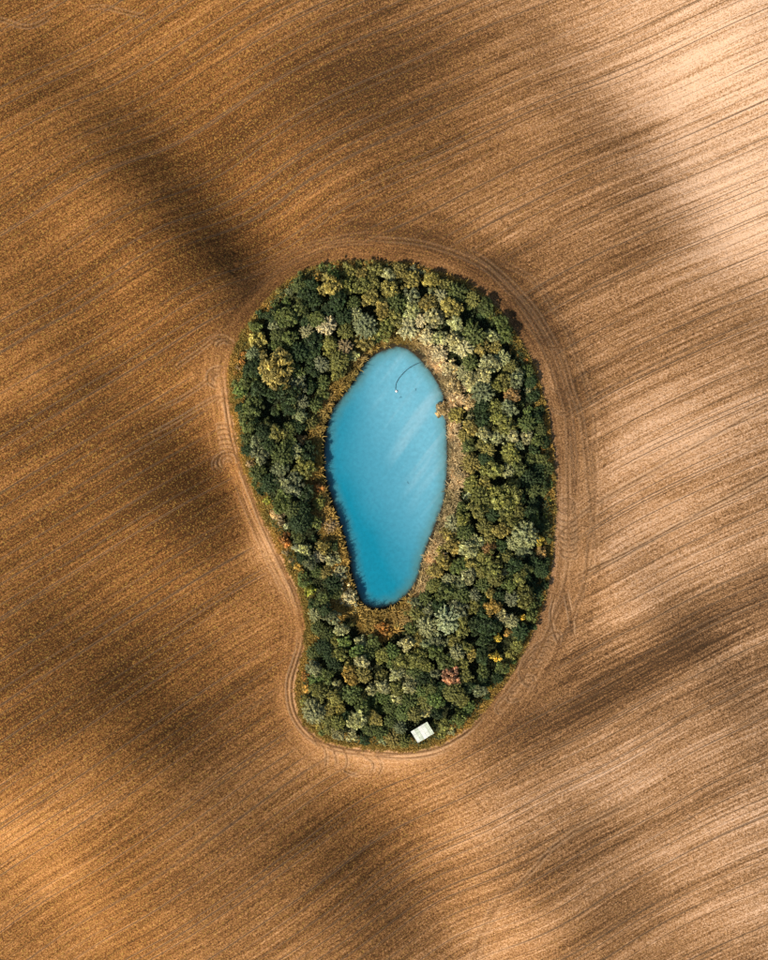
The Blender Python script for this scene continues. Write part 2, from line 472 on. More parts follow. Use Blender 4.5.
# wheel lines along the rows
def row_lines(scale, width, seed, rand=.9):
    vv = N.math('ADD', N.math('MULTIPLY', V, scale), seed)
    vo = N.n('ShaderNodeTexVoronoi', voronoi_dimensions='1D', feature='DISTANCE_TO_EDGE', ins={'W': vv, 'Scale': 1.0, 'Randomness': rand})
    dist = N.math('DIVIDE', vo.outputs['Distance'], scale)
    return N.rng(dist, width, width*.3), N.rng(dist, width*2.4, width*1.2)
l1, r1 = row_lines(.30, .12, 3.3)
l2, r2 = row_lines(.11, .15, 17.7)
l3, r3 = row_lines(.36, .13, 5.1, .35)
pres3 = N.math('MULTIPLY', N.rng(N.noise(N.vscale(rows, (.03, .25, 1)), 1.0, 2, .5), .34, .60), .62)
pres = N.rng(N.noise(N.vscale(rows, (.010, .12, 1)), 1.0, 2, .5), .42, .60)
pres2 = N.rng(N.noise(N.vscale(rows, (.013, .10, 1)), 1.3, 2, .5), .36, .52)
notH = N.math('SUBTRACT', 1.0, headm)
lm = N.math('MAXIMUM', N.math('MULTIPLY', l1, pres), N.math('MULTIPLY', l2, pres2))
lm = N.math('MULTIPLY', N.math('MAXIMUM', lm, N.math('MULTIPLY', l3, pres3)), notH)
rm = N.math('MULTIPLY', N.math('MAXIMUM', N.math('MULTIPLY', r1, pres), N.math('MULTIPLY', r2, pres2)), notH)
TD = ss.outputs[2]
brk = N.rng(N.noise(pos, .35, 3, .6), .25, .5)
tl = N.math('MULTIPLY', N.math('MULTIPLY', N.rng(TD, .40, .10), sl_.outputs[0]), brk)
tp = N.math('MULTIPLY', N.math('MULTIPLY', N.rng(TD, 1.0, .5), N.rng(TD, .15, .45)), sl_.outputs[0])
col = N.mix(N.math('MULTIPLY', N.math('ADD', N.math('MULTIPLY', rm, .45), tp, clamp=True), .42), col, (.50, .33, .19))
col = N.mix(N.math('MULTIPLY', N.math('MAXIMUM', lm, tl), .72), col, (.070, .040, .020))
# verge and woodland floor
col = N.mix(N.rng(N.math('ADD', D, N.math('MULTIPLY', N.math('SUBTRACT', sp, .5), 2.0)), 1.0, .2), col, N.mix(N.rng(sp, .35, .65), (.115, .085, .022), (.26, .165, .045)))
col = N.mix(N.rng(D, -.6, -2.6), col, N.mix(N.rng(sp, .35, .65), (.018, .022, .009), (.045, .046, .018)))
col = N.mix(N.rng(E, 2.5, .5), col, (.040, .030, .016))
hgt = N.math('ADD', N.math('MULTIPLY', sp2, .5), N.math('ADD', sp, N.math('MULTIPLY', st3, .5)))
hgt = N.math('SUBTRACT', hgt, N.math('MULTIPLY', lm, .6))
bump = N.n('ShaderNodeBump', ins={'Height': hgt, 'Strength': .75, 'Distance': .35})
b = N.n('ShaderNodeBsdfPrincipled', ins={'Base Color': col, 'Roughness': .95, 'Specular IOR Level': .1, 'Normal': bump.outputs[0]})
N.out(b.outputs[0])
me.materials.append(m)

# ------------------------------------------------------------------ the pond
ring = POND.copy()
cen = ring.mean(0)
tt = np.concatenate([np.linspace(0, .7, 14), np.linspace(.74, 1.045, 22)])
pco = []
for f in tt:
    q = cen + (ring-cen)*f
    pco.append(np.c_[q, np.full(len(q), WATER_Z)])
pco = np.vstack(pco)
K = len(ring)
pf = []
for a in range(1, len(tt)-1):
    for k in range(K):
        pf.append((a*K+k, (a+1)*K+k, (a+1)*K+(k+1) % K, a*K+(k+1) % K))
for k in range(K): pf.append((0, K+k, K+(k+1) % K, (k+2) % K if False else K+(k+1) % K))
pf = [f for f in pf if len(set(f)) == 4]
verts = [tuple(p) for p in pco[K:]]
verts.append((cen[0], cen[1], WATER_Z))
faces = [tuple(i-K for i in f) for f in pf]
faces += [(len(verts)-1, (k+1) % K, k) for k in range(K)]
me = bpy.data.meshes.new('pond_water')
me.from_pydata(verts, [], [f[::-1] if False else f for f in faces])
import bmesh
bm = bmesh.new(); bm.from_mesh(me); bmesh.ops.recalc_face_normals(bm, faces=bm.faces)
if sum(f.normal.z for f in bm.faces) < 0: bmesh.ops.reverse_faces(bm, faces=bm.faces)
bm.to_mesh(me); bm.free()
va = np.array(verts)
pd = -np.array(pond_d(va[:, 0], va[:, 1]))
water_tone = np.zeros(len(va))  # paler towards the upper right, deeper towards the left and bottom
for px, py, sx_, sy_, a in ((420,380,32,40,.75), (440,440,26,60,.55), (385,400,40,55,.30), (430,505,20,45,.30),
                            (330,470,24,80,-.55), (375,600,55,45,-.60), (350,540,26,40,-.35), (350,400,16,30,-.25)):
    x0, y0 = gp(px, py)
    water_tone += a*np.exp(-((va[:, 0]-x0)/(sx_*PX))**2/2 - ((va[:, 1]-y0)/(sy_*PX))**2/2)
add_attr(me, 'water', np.c_[pd, water_tone, water_tone*0])
pond = bpy.data.objects.new('pond_water', me); COL.objects.link(pond)
pond['kind'] = 'structure'; pond['label'] = 'milky turquoise pond water in the middle of the wood'
m, t = new_mat('milky_water'); N = NT(t)
wa = N.n('ShaderNodeSeparateXYZ', ins={0: N.attr('water')})
pos = N.n('ShaderNodeTexCoord').outputs['Object']
rot = N.n('ShaderNodeMapping', ins={'Vector': pos, 'Rotation': (0, 0, math.radians(-52))}).outputs[0]
pale_streak = N.noise(N.vscale(rot, (.03, .28, 1)), 1.0, 3, .5)  # pale streaks stretched along one diagonal
pale_streak2 = N.noise(N.vscale(rot, (.07, .8, 1)), 1.0, 2, .5)
cloud = N.noise(pos, .09, 3, .55)
k1 = N.math('ADD', N.math('MULTIPLY', wa.outputs[1], 1.0), N.math('MULTIPLY', N.math('SUBTRACT', cloud, .5), .3))
pl = N.math('MULTIPLY', N.math('ADD', N.rng(pale_streak, .44, .72), N.math('MULTIPLY', N.rng(pale_streak2, .5, .75), .4)), N.rng(wa.outputs[1], .1, .8))
base_c = N.mix(N.rng(k1, -.6, .9, 0, 1, False), (.006, .19, .285), (.125, .365, .47))
base_c = N.mix(N.math('MULTIPLY', pl, .5), base_c, (.27, .45, .52))
mot = N.noise(pos, 1.1, 4, .65)
base_c = N.val(base_c, N.rng(mot, .3, .7, .90, 1.10, False))
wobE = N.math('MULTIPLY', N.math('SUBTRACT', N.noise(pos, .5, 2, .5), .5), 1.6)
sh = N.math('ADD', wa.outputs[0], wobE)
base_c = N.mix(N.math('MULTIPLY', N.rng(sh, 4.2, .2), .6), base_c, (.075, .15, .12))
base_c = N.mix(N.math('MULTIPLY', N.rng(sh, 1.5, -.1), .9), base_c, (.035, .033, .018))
wv = N.noise(pos, 1.6, 3, .6)
bump = N.n('ShaderNodeBump', ins={'Height': wv, 'Strength': .10, 'Distance': .05})
b = N.n('ShaderNodeBsdfPrincipled', ins={'Base Color': base_c, 'Roughness': .12, 'IOR': 1.33, 'Specular IOR Level': .5, 'Normal': bump.outputs[0],
      'Subsurface Weight': .9, 'Subsurface Radius': (.5, 1.0, 1.0), 'Subsurface Scale': 1.2})
b.subsurface_method = 'BURLEY'
N.out(b.outputs[0])
me.materials.append(m)

# ------------------------------------------------------------------ foliage meshes (unit radius) shared by the trees
def leaf_mat(name, transl=.28):
    m, t = new_mat(name); N = NT(t)
    oi = N.n('ShaderNodeObjectInfo')
    tint = N.n('ShaderNodeSeparateXYZ', ins={0: N.attr('tint')})
    c = N.val(oi.outputs['Color'], tint.outputs[0])
    warm = N.mix(1.0, c, (1.16, 1.03, .70), 'MULTIPLY')
    c = N.mix(tint.outputs[1], c, warm)
    b = N.n('ShaderNodeBsdfPrincipled', ins={'Base Color': c, 'Roughness': .6, 'Specular IOR Level': .25})
    tr_ = N.n('ShaderNodeBsdfTranslucent', ins={'Color': c})
    mx = N.n('ShaderNodeMixShader', ins={0: transl, 1: b.outputs[0], 2: tr_.outputs[0]})
    N.out(mx.outputs[0])
    return m
LEAF = leaf_mat('leaf')
BARK = simple_mat('bark', (.10, .075, .05), .9, .35, 6)

def quads_from(c, nrm, size, elong, rs, lift=0.0):
    """small leaf faces at c facing nrm"""
    k = len(c)
    nrm = nrm/np.linalg.norm(nrm, axis=1)[:, None]
    a = rs.randn(k, 3); tx = np.cross(nrm, a); tx /= np.linalg.norm(tx, axis=1)[:, None]
    ty = np.cross(nrm, tx)
    sx_ = (size*elong)[:, None]; sy_ = size[:, None]
    # a kite bent at the middle so that no leaf is a flat card
    p0 = c - tx*sx_; p1 = c + ty*sy_*.6 + nrm*sy_*.25; p2 = c + tx*sx_; p3 = c - ty*sy_*.6 + nrm*sy_*.25
    co = np.stack([p0, p1, p2, p3], 1).reshape(-1, 3)
    f = np.arange(4*k).reshape(k, 4)
    return co, f
def unit(rs, k):
    v = rs.randn(k, 3); return v/np.linalg.norm(v, axis=1)[:, None]

def crown_clumps(seed, nlobe=5, per=46, leaf=.062, flat=.85, core=260, cmin=.10, cmax=.20, tot=60):
    """several lobes of unequal size and height, each set with small leaf clumps and gaps between them"""
    rs = np.random.RandomState(seed)
    C = []; Nn = []; T = []; H = []
    lobes = [(np.array([rs.randn()*.10, rs.randn()*.10, .18]), .58)]
    a0 = rs.rand()*6.28
    for k in range(nlobe):
        a = a0 + 6.283*k/nlobe + rs.randn()*.35; r = rs.uniform(.40, .66)
        lobes.append((np.array([r*math.cos(a), r*math.sin(a), rs.uniform(-.30, .22)]), rs.uniform(.30, .50)))
    area = sum(q[1]**2 for q in lobes)
    for lc, lr in lobes:
        nc = max(5, int(tot*lr*lr/area))
        lt = .82 + .36*rs.rand(); lh = rs.rand()*.4
        i = np.arange(nc); zc = 1 - 1.2*(i+.5)/nc; ph = i*2.39996 + rs.rand()*6
        for k in range(nc):
            if rs.rand() < .14: continue
            r = math.sqrt(max(0, 1-zc[k]**2))
            dirn = np.array([r*math.cos(ph[k]), r*math.sin(ph[k]), zc[k]])
            cc = lc + dirn*lr*(.72+.35*rs.rand()) + rs.randn(3)*.04
            cr_ = cmin + (cmax-cmin)*rs.rand()
            pk = max(10, int(per*(cr_/.15)**2))
            o = unit(rs, pk); o[:, 2] = np.abs(o[:, 2])*.95 - .2
            o = o + dirn*.3; o /= np.linalg.norm(o, axis=1)[:, None]
            rr = cr_*(.35 + .75*rs.rand(pk) + .45*rs.rand(pk)**4)
            C.append(cc + o*rr[:, None]); Nn.append(o + np.array([0, 0, .3]) + .75*rs.randn(pk, 3))
            ct = lt*(.48 + .75*rs.rand() + .6*(rs.rand() > .8))  # some clumps very pale: sun highlights put into the tint
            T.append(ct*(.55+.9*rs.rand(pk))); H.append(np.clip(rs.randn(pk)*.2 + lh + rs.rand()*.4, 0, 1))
        kc = int(core*lr*lr/area)
        o = unit(rs, kc); o[:, 2] = np.abs(o[:, 2]) - .4
        C.append(lc + o*(lr*(.35+.4*rs.rand(kc)))[:, None]); Nn.append(o + .5*rs.randn(kc, 3))
        T.append(.4+.4*rs.rand(kc)); H.append(rs.rand(kc)*.2)  # inner leaves darkened: the crown's own shade put into the tint
    C = np.vstack(C); Nn = np.vstack(Nn); T = np.concatenate(T); H = np.concatenate(H)
    C[:, 2] *= flat
    size = leaf*(.6+.8*rs.rand(len(C)))
    co, f = quads_from(C, Nn, size, 1.25+.5*rs.rand(len(C)), rs)
    return finish('crown', co, f, T, H)

def crown_sprays(seed, nspray=70, per=58, leaf=.052, flat=.62):
    rs = np.random.RandomState(seed)
    C = []; Nn = []; T = []; H = []
    for k in range(nspray):
        zc = 1 - 1.1*(k+.5)/nspray; ph = k*2.39996 + rs.randn()*.2
        r = math.sqrt(max(0, 1-zc*zc))
        dirn = np.array([r*math.cos(ph), r*math.sin(ph), zc])
        ln = .78+.34*rs.rand()
        s = .25+.75*rs.rand(per)**.7
        side = unit(rs, per)*(.045+.09*(1-s))[:, None]
        p = dirn*(s*ln)[:, None] + side
        p[:, 2] -= .10*s*s
        C.append(p); Nn.append(dirn*.4 + np.array([0, 0, .6]) + .7*rs.randn(per, 3))
        ct = .75+.5*rs.rand()
        T.append(ct*(.7+.6*rs.rand(per))*(.55+.5*s)); H.append(np.clip(rs.randn(per)*.2 + .5*rs.rand(), 0, 1))  # tint darkens inwards, painting the shade inside the crown
    core = 420
    o = unit(rs, core); o[:, 2] = np.abs(o[:, 2]) - .3
    C.append(o*(.25+.4*rs.rand(core))[:, None]); Nn.append(o + .5*rs.randn(core, 3))
    T.append(.45+.35*rs.rand(core)); H.append(rs.rand(core)*.2)  # core leaves tinted dark, shade of the crown painted in
    C = np.vstack(C); Nn = np.vstack(Nn); T = np.concatenate(T); H = np.concatenate(H)
    C[:, 2] *= flat
    co, f = quads_from(C, Nn, leaf*(.6+.8*rs.rand(len(C))), 1.5+.6*rs.rand(len(C)), rs)
    return finish('crown', co, f, T, H)

def finish(name, co, f, T, H):
    me = mesh_np(name, co, f)
    t4 = np.repeat(T, 4); h4 = np.repeat(H, 4)
    add_attr(me, 'tint', np.c_[t4, h4, t4*0])
    me.materials.append(LEAF)
    return me
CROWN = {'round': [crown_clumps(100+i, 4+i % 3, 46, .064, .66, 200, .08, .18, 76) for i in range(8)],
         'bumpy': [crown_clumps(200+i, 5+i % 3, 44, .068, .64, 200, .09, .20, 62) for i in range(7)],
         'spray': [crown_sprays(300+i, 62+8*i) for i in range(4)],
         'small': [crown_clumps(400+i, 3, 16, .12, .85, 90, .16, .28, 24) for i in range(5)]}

def tube(path, rad, sides=6):
    path = np.array(path, float); V_ = []; F_ = []
    for i, p in enumerate(path):
        tg = path[min(i+1, len(path)-1)] - path[max(i-1, 0)]
        tg /= np.linalg.norm(tg)
        a = np.cross(tg, (0, 0, 1) if abs(tg[2]) < .9 else (1, 0, 0)); a /= np.linalg.norm(a); b_ = np.cross(tg, a)
        for k in range(sides):
            an = 2*math.pi*k/sides
            V_.append(p + rad[i]*(a*math.cos(an) + b_*math.sin(an)))
    for i in range(len(path)-1):
        for k in range(sides):
            F_.append((i*sides+k, i*sides+(k+1) % sides, (i+1)*sides+(k+1) % sides, (i+1)*sides+k))
    F_.append(tuple(range(sides))[::-1]); F_.append(tuple(range((len(path)-1)*sides, len(path)*sides)))
    return [tuple(v) for v in V_], F_
def join(parts):
    V_ = []; F_ = []
    for v_, f_ in parts:
        o_ = len(V_); V_ += v_; F_ += [tuple(i+o_ for i in f) for f in f_]
    return V_, F_
def mesh_of(name, parts, mat):
    v_, f_ = join(parts)
    me = bpy.data.meshes.new(name); me.from_pydata(v_, [], f_); me.update(); me.materials.append(mat)
    return me
def trunk_mesh(seed):
    """unit: base at 0, crown centre at height 1, limbs reaching into a crown of radius ~.6"""
    r = random.Random(seed)
    parts = [tube([(0,0,-.08),(.01,.0,.05),(.03*r.uniform(-1,1),.03*r.uniform(-1,1),.5),(.05*r.uniform(-1,1),.05*r.uniform(-1,1),.95)], [.075,.052,.04,.022], 8)]
    for k in range(6):
        a = k*1.05 + r.random()*.6; h = .42+.08*k; l = r.uniform(.30,.48)
        parts.append(tube([(0,0,h),(l*.5*math.cos(a),l*.5*math.sin(a),h+.16),(l*math.cos(a),l*math.sin(a),h+.38)], [.028,.018,.007], 5))
    return mesh_of('trunk', parts, BARK)
TRUNK = [trunk_mesh(s) for s in (1, 2, 3, 4)]
def stem_mesh(seed):
    r = random.Random(seed); parts = []
    for k in range(6):
        a = k*1.05+r.random(); l = r.uniform(.25,.5)
        parts.append(tube([(0.05*math.cos(a),.05*math.sin(a),-.05),(l*.5*math.cos(a),l*.5*math.sin(a),.5),(l*math.cos(a),l*math.sin(a),.95)], [.045,.03,.012], 5))
    return mesh_of('stems', parts, BARK)
STEM = [stem_mesh(s) for s in (7, 8)]

def empty(name, loc, label, cat, group=None):
    o = bpy.data.objects.new(name, None); COL.objects.link(o)
    o.empty_display_size = .3
    o.location = loc; o['label'] = label; o['category'] = cat
    if group: o['group'] = group
    return o
def part(name, me, parent, loc=(0,0,0), rot=(0,0,0), scale=(1,1,1)):
    o = bpy.data.objects.new(name, me); COL.objects.link(o)
    o.parent = parent; o.location = loc; o.rotation_euler = rot; o.scale = scale
    return o

def plant(px, py, rpx, colr, shape, label, tall=1.0, shrub=False, name=None):
    """a tree or shrub whose crown is seen at (px, py) with a radius of rpx photo pixels"""
    R = rpx*PX
    if shrub:
        H = max(.9, 1.5*R)*tall; zc = H*.55
    else:
        H = (2.6 + 1.2*R)*tall; zc = max(H - .6*R, H*.55)
    x, y = gp(px, py, zc)
    rim = min(-float(wood_d(x, y)), float(pond_d(x, y))*(.8 if px < 400 and py > 380 else 2.0))
    lee = (x-2)*.75 + (y-2)*.66 > .45*math.hypot(x-2, y-2)
    lo = (.28 if lee else .40) + (.72 if lee else .60)*min(1, max(0, rim/(17.0 if lee else 8.0)))
    H *= lo; zc = max(zc*lo, R*.55) if not shrub else zc*lo
    x, y = gp(px, py, zc)
    g = hz(x, y)
    r = plant.r
    nm = name or ('shrub' if shrub else 'tree')
    o = empty(nm, (x, y, g), label, 'shrub' if shrub else 'tree', 'shrubs along the edges of the wood' if shrub else 'trees of the wood round the pond')
    kinds = CROWN[shape]
    me = kinds[r.randrange(len(kinds))]
    Rm = R*1.04
    if shrub: Rm *= 1.12
    c = part('foliage' if shrub else 'crown', me, o, (0, 0, zc), (r.uniform(-.12,.12), r.uniform(-.12,.12), r.uniform(0, 6.28)), (Rm*r.uniform(.92,1.08), Rm*r.uniform(.92,1.08), Rm*r.uniform(.9,1.12)))
    k = r.uniform(.88, 1.12)
    c.color = (colr[0]*k, colr[1]*k*r.uniform(.95,1.05), colr[2]*k, 1)
    if shrub: part('stems', STEM[r.randrange(2)], o, (0,0,0), (0,0,r.uniform(0,6)), (R, R, zc))
    else: part('trunk', TRUNK[r.randrange(4)], o, (0,0,0), (0,0,r.uniform(0,6)), (min(R*1.3, zc), min(R*1.3, zc), zc))
    return o
plant.r = random.Random(77)

# colours of leaves
CREAM=(.66,.62,.37); PALE=(.47,.48,.25); GREY=(.27,.305,.165); OLIVE=(.27,.275,.085); YOLIVE=(.38,.335,.105)
MID=(.165,.205,.068); DARK=(.068,.108,.044); FRESH=(.21,.29,.09); GOLD=(.52,.37,.10); ORANGE=(.50,.27,.08)
RUST=(.40,.27,.115); RED=(.54,.31,.19); LIME=(.42,.44,.09); YELLOW=(.62,.50,.09); MINT=(.54,.60,.37); TAN=(.48,.38,.21)
TONE = {CREAM:'cream-coloured', PALE:'pale green', GREY:'grey-green', OLIVE:'olive', YOLIVE:'yellow-olive', MID:'mid-green', DARK:'dark green',
        FRESH:'fresh green', GOLD:'golden', ORANGE:'orange', RUST:'rust-brown', RED:'salmon-red', LIME:'lime-yellow', YELLOW:'bright yellow', MINT:'mint-green', TAN:'tan'}

# things told apart on the photograph: px, py, radius, colour, crown, is shrub, label, short reference
MARKS = [
 (327,326,10,CREAM,'spray',0,'cream-white tree standing alone in the dark upper left of the wood','the cream-white tree'),
 (307,332,7,PALE,'spray',0,'small pale star-shaped tree just left of the cream-white tree','the small pale star-shaped tree'),
 (277,368,19,YOLIVE,'bumpy',0,'very large round yellow-olive tree near the left edge of the wood','the very large round left tree'),
 (258,341,9,YOLIVE,'small',1,'tall yellow-olive bush on the upper left rim of the wood','the yellow-olive rim bush'),
 (331,286,12,YOLIVE,'round',0,'broad olive tree at the top left end of the wood\'s upper edge','the broad olive tree at the top'),
 (372,283,8,OLIVE,'round',0,'compact olive tree at the middle of the wood\'s top edge','the compact olive top tree'),
 (390,290,11,YOLIVE,'round',0,'leafy yellow-olive tree straight above the pond\'s upper tip','the leafy tree above the pond tip'),
 (411,281,9,YOLIVE,'bumpy',0,'golden-olive round tree at the top edge right of centre','the golden-olive top tree'),
 (408,326,12,CREAM,'spray',0,'cream-peach bushy tree beside the upper tip of the pond','the cream-peach tree'),
 (365,326,12,GREY,'spray',0,'wide grey-green tree above the pond\'s upper left shore','the wide grey-green tree'),
 (345,346,8,TAN,'spray',0,'tan feathery tree on the pond\'s upper left shore','the tan feathery tree'),
 (430,280,9,YOLIVE,'round',0,'yellowish tree on the upper right rim bend','the yellowish rim-bend tree'),
 (470,322,3.6,FRESH,'small',1,'tiny bright green shrub alone in the dark upper right gap','the tiny bright green shrub'),
 (492,336,8,PALE,'round',0,'light green tree nearest the upper right field edge','the light green upper right tree'),
 (490,363,10,PALE,'bumpy',0,'cream-topped tree on the right side below the dark gap','the cream-topped tree'),
 (482,392,11,GREY,'spray',0,'silvery grey-green tree right of the pond\'s small promontory','the silvery grey-green tree'),
 (513,396,9,RUST,'bumpy',0,'orange-tinged tree on the upper right side of the wood','the orange-tinged tree'),
 (470,402,9,TAN,'round',0,'brownish tan tree right behind the promontory bush','the brownish tan tree'),
 (443,409,8.5,TAN,'round',1,'golden-tan bush bulging into the pond from the right shore','the golden promontory bush'),
 (456,415,9,YOLIVE,'round',0,'yellow-olive tree joined to the golden promontory bush','the yellow-olive promontory tree'),
 (421,320,7,CREAM,'spray',0,'first cream bush-like tree right of the cream-peach one by the pond tip','the first cream shore tree'),
 (427,337,8,CREAM,'spray',1,'cream bush on the pond\'s upper right shore','the cream shore bush'),
 (440,338,8,PALE,'bumpy',0,'pale yellow-green tree behind the cream shore bush','the pale tree behind the cream bush'),
 (440,353,8,CREAM,'spray',1,'whitish bush further down the pond\'s upper right shore','the whitish shore bush'),
 (449,368,8,CREAM,'bumpy',1,'cream bush above the pond\'s promontory','the cream bush above the promontory'),
 (455,386,9,TAN,'round',0,'straw-toned tree above the yellow-olive promontory tree','the straw-toned tree'),
 (505,425,11,OLIVE,'bumpy',0,'large knobbly olive tree in the middle of the right side','the knobbly olive tree'),
 (484,434,8,PALE,'bumpy',0,'pale yellow-green tree between pond and the knobbly olive tree','the pale yellow-green tree'),
 (500,500,17,OLIVE,'bumpy',0,'biggest olive tree of the right side, level with the pond\'s middle','the biggest right-side tree'),
 (472,485,10,OLIVE,'round',0,'olive tree between the peach reeds and the biggest right-side tree','the olive tree by the peach reeds'),
 (468,496,3.4,MINT,'small',1,'tiny mint-green shrub near the right reed bank','the tiny mint-green shrub'),
 (525,535,13,PALE,'spray',0,'star-shaped silvery tree near the right field edge','the star-shaped silvery tree'),
 (539,540,4.8,YELLOW,'small',1,'bright yellow shrub touching the star-shaped silvery tree','the bright yellow shrub'),
 (540,553,6,RUST,'small',1,'rust-brown shrub below the bright yellow shrub at the right edge','the rust-brown edge shrub'),
 (470,545,12,PALE,'bumpy',0,'pale round tree right of the pond\'s lower right shore','the pale round lower right tree'),
 (488,549,8,RUST,'round',0,'brown-orange tree leaning on the pale round lower right tree','the brown-orange tree'),
 (504,572,4.2,PALE,'small',1,'small pale green shrub among dark trees on the lower right','the small pale green shrub'),
 (447,620,13,MINT,'spray',0,'whitish green tree, brightest of the lower wood','the whitish green tree'),
 (427,626,10,PALE,'spray',0,'pale olive tree left of the whitish green tree','the pale olive tree'),
 (493,607,10,GOLD,'bumpy',0,'amber-yellow tree on the lower right side','the amber-yellow tree'),
 (489,592,6,YOLIVE,'round',0,'small yellow-olive tree on top of the amber-yellow tree','the small tree on the amber-yellow one'),
 (497,638,4,YELLOW,'small',1,'yellow shrub below the amber-yellow tree','the yellow shrub'),
 (508,632,3.6,GOLD,'small',1,'golden shrub right of the yellow shrub','the golden shrub'),
 (495,656,5,YELLOW,'small',1,'mustard shrub in the lower right gap','the mustard shrub'),
 (522,617,3,YELLOW,'small',1,'small yellow shrub near the lower right field edge','the small yellow edge shrub'),
 (450,676,10,RED,'bumpy',0,'salmon-red tree in the lower part of the wood','the salmon-red tree'),
 (383,630,9,ORANGE,'bumpy',1,'glowing orange shrub below the foot of the pond','the glowing orange shrub'),
 (285,539,6,ORANGE,'small',1,'orange shrub on the left rim level with the pond\'s lower half','the orange left rim shrub'),
 (310,590,6,LIME,'small',1,'lime-yellow shrub on the left rim near the pond\'s foot','the lime-yellow shrub'),
 (296,548,3.2,MINT,'small',1,'tiny mint shrub right below the orange left rim shrub','the tiny mint shrub on the left'),
 (286,526,2.8,MINT,'small',1,'tiny pale mint shrub above the orange left rim shrub','the upper tiny mint shrub'),
 (267,501,4,LIME,'small',1,'pale yellow shrub on the left rim level with the pond\'s middle','the pale yellow rim shrub'),
 (279,517,7,TAN,'small',1,'tan bush on the left rim above the orange shrub','the tan rim bush'),
 (317,486,8,ORANGE,'small',1,'orange-brown bush on the pond\'s left bank','the orange-brown bank bush'),
 (330,526,9,TAN,'spray',1,'long tan bush on the pond\'s lower left bank','the long tan bank bush'),
 (319,556,7,CREAM,'spray',0,'small whitish tree on the narrow lower left strip','the small whitish tree'),
 (338,574,9,CREAM,'spray',0,'cream tree overhanging the pond\'s lower left shore','the cream shore tree'),
 (347,597,11,CREAM,'bumpy',0,'cream-tan tree at the pond\'s lower left corner','the cream-tan corner tree'),
 (295,451,8,PALE,'spray',0,'pale grey-green tree beside the golden left reeds','the pale tree by the golden reeds'),
 (302,440,5,RUST,'small',1,'rusty little shrub above the pale tree by the golden reeds','the rusty little shrub'),
 (302,402,7,GREY,'spray',0,'light green tree touching the upper end of the left reeds','the light green tree at the left reeds'),
 (262,456,10,GREY,'round',0,'grey-green tree in the middle of the left strip near the field','the grey-green left strip tree'),
 (283,500,11,MID,'round',0,'dense dark-speckled tree in the left strip','the dense dark-speckled tree'),
 (314,711,12,PALE,'spray',0,'pale streaky fan-shaped tree at the lower left corner of the wood','the pale fan-shaped corner tree'),
 (337,684,5,PALE,'small',1,'pale round shrub in the lower left part of the wood','the pale round shrub'),
 (352,675,9,GOLD,'bumpy',0,'ochre-brown tree in the lower left part of the wood','the ochre-brown tree'),
 (340,655,8,OLIVE,'bumpy',0,'light olive tree below the pond\'s lower left corner','the light olive tree'),
 (357,652,7,FRESH,'bumpy',0,'fresh green tree just below the golden bottom reeds','the fresh green tree'),
 (382,656,8,OLIVE,'round',0,'round olive tree below the glowing orange shrub','the round olive tree'),
 (371,668,1.8,CREAM,'small',1,'tiny white shrub between the round olive and ochre-brown trees','the tiny white shrub'),
 (305,676,4.5,ORANGE,'small',1,'orange shrub on the lower left rim beside the lane','the orange lower left rim shrub'),
 (306,688,4,GOLD,'small',1,'golden shrub on the lower left rim below an orange one','the golden lower left rim shrub'),
 (243,353,3.4,ORANGE,'small',1,'topmost orange shrub of the row on the left rim','the topmost orange rim shrub'),
 (242,362,3,ORANGE,'small',1,'second orange shrub down the row on the left rim','the second orange rim shrub'),
 (238,367,2.6,TAN,'small',1,'third shrub down the row on the left rim, tan','the third rim shrub'),
 (235.5,373,2.4,ORANGE,'small',1,'lowest orange shrub of the row on the left rim','the lowest orange rim shrub'),
 (511,351,2.4,GOLD,'small',1,'leftmost of three small golden shrubs on the upper right rim','the leftmost golden rim shrub'),
 (518,357,2.8,GOLD,'small',1,'middle of three small golden shrubs on the upper right rim','the middle golden rim shrub'),
 (526,360.5,2.4,ORANGE,'small',1,'rightmost of three small golden shrubs on the upper right rim','the rightmost golden rim shrub'),
 (548,451,4,YOLIVE,'small',1,'tan-yellow shrub on the right rim level with the pond','the tan-yellow right rim shrub'),
 (528,412,4.4,FRESH,'small',1,'bright green shrub below the orange-tinged tree','the bright green shrub'),
 (549,499,2.6,LIME,'small',1,'upper of two tiny lime shrubs on the right rim','the upper lime rim shrub'),
 (545,516,2.6,LIME,'small',1,'lower of two tiny lime shrubs on the right rim','the lower lime rim shrub'),
 (271,512,2.6,ORANGE,'small',1,'tiny orange shrub left of the tan rim bush','the tiny orange shrub by the tan bush'),
 (292,561,2.6,TAN,'small',1,'tiny tan shrub on the left rim below the mint shrub','the tiny tan rim shrub'),
 (298,566,4,GOLD,'small',1,'golden shrub on the left rim above the lime-yellow shrub','the golden rim shrub above the lime one'),
 (336,263,2.4,ORANGE,'small',1,'tiny orange shrub poking out of the wood\'s top edge','the tiny orange top shrub'),
 (319,277,4,GOLD,'small',1,'golden shrub on the wood\'s top left edge','the golden top left shrub'),
 (490,687,3.4,YELLOW,'small',1,'yellow shrub on the bottom right rim above the lane','the yellow bottom right shrub'),
 (476,702,3.2,GOLD,'small',1,'golden shrub on the bottom right rim nearest the hut','the golden shrub nearest the hut'),
]
placed = []      # px, py, r
refs = []
